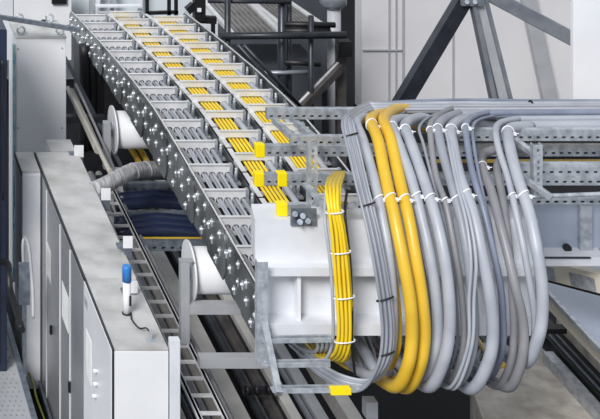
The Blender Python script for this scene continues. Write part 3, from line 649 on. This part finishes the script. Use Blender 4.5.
# ------------------------------------------------------------------ spools
def spool(Yc, H, xf, L, label, post=True):
    z = HC-H
    t = thing('cable_spool', (xf, Yc, z-.3), label, 'spool', 'white spools under the chain')
    bm = B(); add_tube(bm, [(xf-.02,Yc,z),(xf,Yc,z)], .275, 40); obj('flange', bm, 'white', t)
    bm = B(); add_tube(bm, [(xf,Yc,z),(xf+L,Yc,z)], .215, 40); obj('drum', bm, 'white', t)
    bm = B(); add_tube(bm, [(xf+L,Yc,z),(xf+L+.02,Yc,z)], .275, 40); obj('flange', bm, 'white', t)
    bm = B(); add_tube(bm, [(xf-.07,Yc,z),(xf-.02,Yc,z)], .04, 12); add_tube(bm, [(xf-.032,Yc,z),(xf-.02,Yc,z)], .09, 16); obj('hub', bm, 'galv', t)
    return t
spool(15.75, 7.60, 4.10, .75, 'white cable spool on grey posts, nearer one below the chain')
spool(19.25, 7.60, 4.09, .8, 'white cable spool further back, beside the dark chain plates')
def stand(x, Y, y0, y1, wpx, lab):
    a = P(x-wpx/2, y0, Y); c = P(x+wpx/2, y1, Y)
    t = thing('support_stand', (a.x, Y, 0), lab, 'stand')
    boxo('upright', (a.x, Y, c.z), (c.x, Y+.09, a.z), 'greyp', t, .005)
    return t
t = stand(185.5, 15.5, 262, 345, 9, 'grey painted stand carrying the nearer white spool')
a = P(190,305,15.5); boxo('cross_beam', (a.x, 15.5, P(190,315,15.5).z), (a.x+.95, 15.6, a.z), 'greyp', t, .004)
bm = B(); add_box(bm, P(180,262,15.5), P(192,258,15.58)); obj('axle_plate', bm, 'greyp', t)
t = stand(107.5, 19.0, 123, 170, 7, 'grey rounded stand carrying the further white spool')
a = P(200,358,14.9); c = P(268,369,14.9)
tag(boxo('cross_beam', (a.x, 14.9, c.z), (c.x, 15.0, a.z), 'greyp', None, .004), 'grey cross beam in front, lying across the long beams', 'beam')

# ------------------------------------------------------------------ pit: rails, hoses, long beams
for i, (x0, y, Y) in enumerate(((124,183,19.35),(127,212,18.55),(142,241,17.8))):
    t = perf_rail('perforated_rail', XP(x0,Y), XP(x0,Y)+1.5, Y, HP(y,Y), .11, ['dark punched rail beside the ladder, furthest back of three','dark punched rail beside the ladder, middle of three','dark punched rail beside the ladder, nearest of three'][i], group='dark rails beside the ladder', m='galvd', step=.1, hr=.012)
    boxo('leg', (XP(x0,Y)+1.35,Y+.06,0), (XP(x0,Y)+1.43,Y+.12,HC-HP(y,Y)-.02), 'galvd', t)
k = 0
for (y, Y) in ((197,19.0),(204,18.9),(226,18.2),(232,18.1),(172,19.9),(219,18.3)):
    x0 = XP(124,Y)
    tag(tubeo('navy_cable', [(x0-.1,Y,HC-HP(y+2,Y)),(x0+.4,Y+.02,HC-HP(y-1,Y)),(x0+.9,Y-.02,HC-HP(y+1,Y)),(x0+1.5,Y,HC-HP(y,Y))], .07 if k < 4 else .05, 'navyhose'), 'fat navy sheathed cable crossing %s' % ['behind the middle dark rail','just behind the middle dark rail, lower one','behind the nearest dark rail','just behind the nearest dark rail, lower one','beyond the furthest dark rail','under the middle dark rail'][k], 'cable', 'navy cables crossing the pit'); k += 1
tag(boxo('yellow_rail', P(143,241,17.95), P(204,237,18.0), 'yellow'), 'ochre yellow bar lying behind the nearest dark punched rail', 'bar')
t = thing('wrapped_hose', tuple(P(130,190,18.0)), 'big grey wrapped hose crossing over the ladder top', 'hose')
tubeo('hose_body', [P(93,190,17.5), P(103,186,17.65), P(118,178,17.9), P(133,171,18.2), P(150,169,18.6), P(172,168,19.0)], .085, 'hose', t, 18)
for (x, y, Y) in ((119,177.5,17.93),(134,171,18.2),(147,169,18.5)):
    bm = B(); add_ring(bm, P(x,y,Y), (.8,.45,.1), .086, .007, 20, 6); obj('clamp_band', bm, 'clight', t)
for i, (a, c, r, m, lab) in enumerate((((68,88,20.2),(110,172,17.9),.028,'tan','beige pipe falling beside the tall white cabinet, left one'),((71,92,20.2),(98,150,18.6),.05,'tan','stout beige pipe behind the thinner one by the tall cabinet'),((76,84,20.2),(118,178,18.3),.018,'cgrey2','thin grey pipe right of the beige ones by the tall cabinet'))):
    tag(tubeo('pipe', [P(*a), (P(*a)+P(*c))/2+Vector((0,0,.01)), P(*c)], r, m), lab, 'pipe')
tag(boxo('cross_beam', P(98,180,19.0), P(165,175,19.1), 'dark'), 'dark beam under the big wrapped hose', 'beam')
for (x, r) in ((84,.07),(92,.05),(99,.06)):
    tag(tubeo('riser_pipe', [P(x,45,20.8), P(x+1,95,20.8), P(x+1,150,20.8)], r, 'black'), 'black upright pipe %s in the dark behind the tall cabinet' % {84:'leftmost',92:'middle',99:'rightmost'}[x], 'pipe', 'black risers')
tag(baro('steel_strut', P(60,48,20.6), P(150,222,20.6), .16, .05, 'beamm'), 'pale slanting strut between the tall cabinet and black risers', 'strut')
tag(boxo('cross_beam', P(66,117,19.6), P(104,120,19.7), 'dark'), 'dark thin beam behind the further spool stand', 'beam')
for (x, y, i) in ((136,163,0),(144,162,1)):
    tag(tubeo('control_cable', [P(x-5,y-14,19.6), P(x,y-6,19.5), P(x+5,y+3,19.45)], .035, 'yellow'), ['short yellow cable end under the further spool, left one','short yellow cable end under the further spool, right one'][i], 'cable')
# long beams running away in depth
def depth_bar(name, q0, q1, H, Ya, Yb, ht, m, lab, cat='beam', group=None):
    x0, x1 = q0*H, q1*H
    return tag(boxo(name, (x0, Ya, HC-H-ht), (x1, Yb, HC-H), m, None, .004), lab, cat, group)
depth_bar('floor_beam', .500, .518, 9.2, 13.5, 22, .2, 'palebeam', 'beige beam running away from the camera, leftmost under the chain', group='long floor beams')
depth_bar('floor_beam', .562, .574, 9.2, 13.5, 22, .2, 'palebeam', 'beige beam running away from the camera, just left of the stepped frame', group='long floor beams')
depth_bar('floor_beam', .590, .603, 9.25, 13.5, 22, .2, 'greyp', 'grey beam running away behind the stepped frame rungs', group='long floor beams')
depth_bar('floor_beam', .624, .640, 9.2, 13.5, 22, .2, 'palebeam', 'beige beam running away under the yellow bundle', group='long floor beams')
for i, (q, r, m) in enumerate(((.530,.06,'dark'),(.545,.07,'brown'),(.553,.04,'black'),(.480,.05,'tan'),(.468,.05,'cgrey2'),(.581,.03,'beamm'))):
    H = 9.3; tag(tubeo('floor_pipe', [(q*H,13.3,HC-H),(q*H+.01,17,HC-H),(q*H,22,HC-H)], r, m), ['dark pipe right of the leftmost beige beam','brown pipe between the two beige beams','black hose against the second beige beam','beige pipe low beside the ladder','grey pipe low under the ladder','thin steel pipe right of the second beige beam'][i], 'pipe', 'pipes between the floor beams')
t = thing('pipe_clamp', tuple(P(258,392,16.3)), 'black pipe clamp bar across the brown and dark pipes', 'clamp')
bm = B(); add_bar(bm, P(243,391,16.3), P(273,390,16.3), .06, .06); obj('clamp_bar', bm, 'black', t)
for x in (247, 256, 268):
    bm = B(); add_ring(bm, P(x,390,16.27), (1,0,0), .04, .012, 12, 6); obj('clamp_ring', bm, 'black', t)
tag(boxo('blue_box', (4.82,15.9,0), (4.98,16.2,.5), 'navy'), 'dark blue box between the beams below the nearer spool', 'box')
tag(boxo('floor_plate', (5.32,13.6,0.0), (5.56,15.6,.25), 'navyhose'), 'dark blue box low between the front floor beams', 'box')
tag(boxo('blue_box', Vector((4.05,15.7,0)), Vector((4.17,15.9,1.05)), 'navyhose'), 'dark blue case beside the ladder near the spool stand', 'box')
tag(boxo('grey_foot', P(378,419,13.6), P(362,396,13.7), 'greyp'), 'small grey steel foot under the bottom of the thin grey bundle', 'foot')

# ------------------------------------------------------------------ right side
b = B(); zc = HC-8.75
xa = (470-PX)/F
pts = [Vector((XP(478,zc and 15.6),15.75,zc)), Vector((9.4,16.5,zc)), Vector((9.4,12.5,zc)), Vector((XP(500,15.1)+.15,12.5,zc)), ]
pts = [P(470,382,8.75*F/(382-PY)), P(548,340,8.75*F/(340-PY)), Vector((9.4,8.75*F/(340-PY),zc)), Vector((9.4,13.5,zc)), Vector((P(500,470,8.75*F/(470-PY)).x,8.75*F/(470-PY),zc))]
add_poly_prism(b, pts, (0,0,-.4)); tag(obj('concrete_plinth', b, 'conc'), 'scuffed concrete plinth at the lower right under the loops', 'plinth')
boxl = thing('guide_rail', (0,0,0), 'black and chrome guide rail running past the concrete plinth', 'rail')
boxl.location = (7.6, 14.6, zc); boxl.matrix_world = Matrix.Translation((7.6,14.6,zc)); WORLD[boxl.name] = Vector((7.6,14.6,zc))
Hr = 8.6
bm = B(); add_box(bm, (.920*Hr,13.2,HC-Hr-.15), (.945*Hr,17.0,HC-Hr)); obj('rail_base', bm, 'black', boxl)
bm = B(); add_box(bm, (.905*Hr,13.2,HC-Hr-.15), (.917*Hr,16.2,HC-Hr-.04)); obj('chrome_strip', bm, 'galv', boxl)
for q in (.925,.934):
    bm = B(); add_tube(bm, [(q*Hr,13.2,HC-Hr+.01),(q*Hr,16.6,HC-Hr+.01)], .014, 8); obj('guide_rod', bm, 'galvd', boxl)
tag(boxo('cross_beam', P(515,334,15.9), P(562,324,16.0), 'black'), 'black cross beam behind the rightmost loop', 'beam')
tag(boxo('wall_plate', (.955*8.5,13.2,HC-8.6), (.962*8.5,16.6,HC-8.05), 'conc'), 'low scuffed concrete upstand beside the black guide rail', 'upstand')
# sloping blue grey sheet with bright edge
t = thing('machine_cover', tuple(P(590,320,14.6)), 'blue grey sheet cover at the right edge with a bright front lip', 'cover')
Hs = 7.75
bm = B(); add_poly_prism(bm, [(.978*Hs,16.2,HC-Hs),(.970*Hs,13.4,HC-Hs),(9.4,13.4,HC-Hs),(9.4,16.2,HC-Hs)], (0,0,-.02)); obj('top_sheet', bm, 'panelblue', t)
bm = B(); add_bar(bm, (.974*Hs,16.2,HC-Hs+.005), (.966*Hs,13.4,HC-Hs+.005), .04, .05); obj('front_lip', bm, 'galv', t)
bm = B(); add_box(bm, (.985*Hs,13.5,HC-8.0), (.99*Hs,16.2,HC-Hs-.02)); obj('side_skirt', bm, 'cream', t)
t = thing('cream_beam', tuple(P(580,275,14.4)), 'cream painted beam with silver tape patches above the blue grey cover', 'beam')
d0, d1 = P(530,264,15.2), P(660,297,14.0)
bm = B(); add_bar(bm, d0, d1, .12, .17); bmesh.ops.bevel(bm, geom=bm.edges[:], offset=.006, segments=2, affect='EDGES'); obj('beam_profile', bm, 'cream', t)
for (u, v) in ((.10,.24),(.36,.56)):
    bm = B(); add_bar(bm, d0.lerp(d1,u)-Vector((0,0,.02)), d0.lerp(d1,v)-Vector((0,0,.02)), .124, .12); obj('tape_patch', bm, 'galv', t)
bm = B(); add_bar(bm, d0-Vector((0,0,.1)), d1-Vector((0,0,.1)), .07, .03); obj('rubber_seal', bm, 'black', t)
# glossy cover behind
t = thing('glossy_cover', tuple(P(570,245,14.6)), 'glossy pale blue moulded cover between lowest rack rail and cream beam', 'cover')
boxo('front_panel', P(490,250,14.5), P(580,200,14.55), 'panelblue', t, .01)
boxo('front_panel', P(586,250,14.5), P(800,200,14.55), 'panelblue', t, .01)
boxo('frame_post', P(580.5,252,14.44), P(585.5,200,14.56), 'galv', t)
boxo('sill', P(488,258,14.3), P(592,251,14.6), 'offwhite', t, .008)
boxo('slot_strip', P(545,258.5,14.28), P(590,256.6,14.3), 'dark', t)
bm = B(); q = P(566,247,14.47); add_tube(bm, [q, q-Vector((0,.04,0))], .035, 12); obj('black_knob', bm, 'black', t)
# high white panel at right edge
tag(boxo('white_panel', (XP(573,15.6),15.6,HC-HP(108,15.6)), (XP(700,15.6),15.65,HC-HP(-60,15.6)), 'white'), 'large plain white panel hanging at the right edge above the cables', 'panel')

# ------------------------------------------------------------------ diagonal steel frame before the wall
Yf = 21.0
t = thing('roof_truss', tuple(P(465,110,Yf)), 'steel truss of slanting beams standing before the pale wall', 'truss')
def tb(a, c, wpx, m, name='strut', Y=Yf):
    bm = B(); add_bar(bm, P(*a, Y), P(*c, Y), wpx*Y/F, .14, (0,1,0)); 
    bmesh.ops.bevel(bm, geom=bm.edges[:], offset=.008, segments=1, affect='EDGES'); return obj(name, bm, m, t)
tb((478,-25),(394,116),15,'beamd'); tb((470,-10),(497,118),5,'beamm', Y=20.95); tb((475,-10),(507,118),9,'greyp'); tb((481,-10),(513,118),6,'beamm', Y=21.05)
tb((440,-32),(620,64),14,'beamm', 'top_chord', 21.2); tb((570,-20),(590,60),6,'beamm', 'strut', 21.4)
bm = B(); add_box(bm, P(462,6,20.85), P(482,-6,20.9)); 
for x in (467,475): add_tube(bm, [P(x,2,20.85), P(x,2,20.8)], .03, 8)
obj('gusset_plate', bm, 'beamm', t)

# dark machine bay behind the chain
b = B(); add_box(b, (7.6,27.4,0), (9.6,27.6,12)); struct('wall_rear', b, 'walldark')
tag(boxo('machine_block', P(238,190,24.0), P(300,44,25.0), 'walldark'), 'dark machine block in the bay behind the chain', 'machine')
t = thing('support_column', tuple(P(333,110,24.5)), 'grey steel column with flanged head left of the pale wall', 'column')
bm = B(); add_tube(bm, [P(334,200,24.5), P(334,8,24.5)], .10, 16); obj('shaft', bm, 'greyp', t)
bm = B(); add_tube(bm, [P(333,8,24.5), P(333,3,24.5), P(333,-12,24.5)], [.12,.2,.2], 16); obj('head', bm, 'beamm', t)
t = thing('brown_post', tuple(P(341,110,23.5)), 'brown steel post with dark clamp block beside the pale wall', 'post')
boxo('post_body', P(337.5,200,23.5), P(344,38,23.6), 'brown', t); boxo('clamp_block', P(339,57,23.3), P(348,38,23.48), 'black', t, .01)
t = thing('guard_strut', tuple(P(320,90,23)), 'brown strut with a pale top edge leaning on the brown post', 'strut')
bm = B(); add_bar(bm, P(296,112,22.5), P(339,67,23.4), .12, .12); obj('strut_body', bm, 'brown', t)
bm = B(); add_bar(bm, P(295,109,22.5)+Vector((0,0,.02)), P(338,64.5,23.4)+Vector((0,0,.02)), .03, .03); obj('pale_edge', bm, 'bar', t)
def hbar(x0, y0, x1, y1, Y, r, m, lab): tag(tubeo('scaffold_pipe', [P(x0,y0,Y), P(x1,y1,Y)], r, m), lab, 'pipe', 'scaffold pipes')
hbar(220,36,346,35,22.63,.05,'dark','level dark scaffold pipe across the bay just under the ribbed trays')
hbar(262,73,308,72,22.85,.03,'beamm','short pale level pipe in the dark bay')
hbar(284,24,335,25,22.87,.04,'black','black level pipe at upper bay by the column')
hbar(284,31,330,31,22.87,.05,'black','second black level pipe at upper bay by the column')
hbar(227.5,-10,227.5,196,22.7,.045,'dark','upright scaffold pipe standing left before the ribbed tray')
hbar(282,-10,282,192,22.9,.06,'beamd','thick upright scaffold pipe in the middle of the bay')
hbar(289,-10,289,190,23.0,.04,'dark','thinner upright scaffold pipe next to the thick one')
hbar(311,16,311,194,22.8,.04,'dark','upright scaffold pipe in the bay nearest the column')
hbar(208,1,290,2,22.8,.03,'dark','top level pipe above the ribbed trays')
hbar(244,45,302,108,22.0,.028,'dark','slanting steel rail just right of the chain')
hbar(238,45,296,110,21.9,.03,'dark','dark slanting rail close against the chain')
hbar(284,62,320,64,22.87,.04,'black','short black pipe between the upright pipes')
def tray(c0, c1, c2, c3, lab, n=9):
    Ys = c0[2]
    t = thing('ribbed_tray', tuple(P(*c2)), lab, 'tray', 'ribbed trays')
    q = [P(*c) for c in (c0, c1, c2, c3)]
    bm = B(); add_poly_prism(bm, q, (0,0,-.04)); obj('tray_plate', bm, 'ribbed', t)
    for i in range(n+1):
        s = i/n; a = q[0].lerp(q[1], s)+Vector((0,0,.02)); c = q[3].lerp(q[2], s)+Vector((0,0,.02))
        bm = B(); add_bar(bm, a, c, .025, .035) if 0 < i < n else add_bar(bm, a, c, .07, .06); obj('rib', bm, 'bar' if i in (0,n) else 'ribbed', t)
tray((204,3,25.6),(247,2,25.6),(279,33,23.4),(232,35,23.4), 'ribbed grey conveyor tray beyond the chain, left of two')
tray((250,2,26.0),(285,1,26.0),(332,33,23.9),(290,34,23.9), 'ribbed grey conveyor tray beyond the chain, right of two')

# ------------------------------------------------------------------ far background, upper left
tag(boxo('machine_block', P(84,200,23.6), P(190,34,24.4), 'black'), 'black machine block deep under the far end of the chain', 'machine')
tag(boxo('machine_housing', P(13,60,26.6), P(68,-20,26.9), 'white'), 'white machine housing far back behind the tall cabinet', 'housing')
tag(boxo('machine_housing', P(-30,60,26.6), P(11,-20,26.9), 'offwhite'), 'pale housing in the upper left corner', 'housing')
tag(boxo('dark_hatch', P(52,4,26.54), P(66,-8,26.59), 'black'), 'small dark hatch on the far white housing', 'hatch')
tag(boxo('far_beam', P(96,7.5,26.9), P(140,4,27.0), 'offwhite'), 'pale level beam far behind the end of the chain', 'beam')
tag(boxo('far_beam', P(98,14,26.7), P(142,11,26.8), 'greyp'), 'grey level beam far back, below the pale one', 'beam')
for i, (x, wd) in enumerate(((90,2),(96,3),(111,2),(138,3))):
    tag(boxo('far_post', P(x,40,27.1), P(x+wd,-20,27.2), 'offwhite' if i % 2 else 'greyp'), ['thin grey upright far back beside the white housing','wider pale upright far back beside the white housing','thin grey upright behind the level beams','pale upright at the right end of the level beams'][i], 'post')
t = thing('window_stand', tuple(P(158,14,25)), 'black rectangular frame far back beyond the chain end', 'frame')
for (a, c) in (((147,20),(147,-20)),((169,20),(169,-20)),((176,20),(176,-20)),((146,13),(178,12))):
    bm = B(); add_bar(bm, P(*a,25), P(*c,25), .05, .05, (0,1,0)); obj('bar', bm, 'black', t)
t = thing('pivot_arm', tuple(P(202,22,23.5)), 'black jointed machine arm with a pale square at the far chain end', 'machine arm')
bm = B(); add_bar(bm, P(187,11,23.5), P(194,5,23.5), .1, .1); obj('head_block', bm, 'black', t)
bm = B(); add_bar(bm, P(199,-4,23.5), P(199,20,23.5), .16, .14, (0,1,0)); obj('arm_body', bm, 'black', t)
bm = B(); add_bar(bm, P(198,19,23.5), P(216,20,23.5), .08, .10); obj('forearm', bm, 'black', t)
bm = B(); add_bar(bm, P(213,19,23.5), P(213,34,23.5), .05, .06, (0,1,0)); obj('drop_rod', bm, 'black', t)
bm = B(); add_box(bm, P(197.5,12,23.38), P(201,8,23.4)); obj('pale_square', bm, 'white', t)
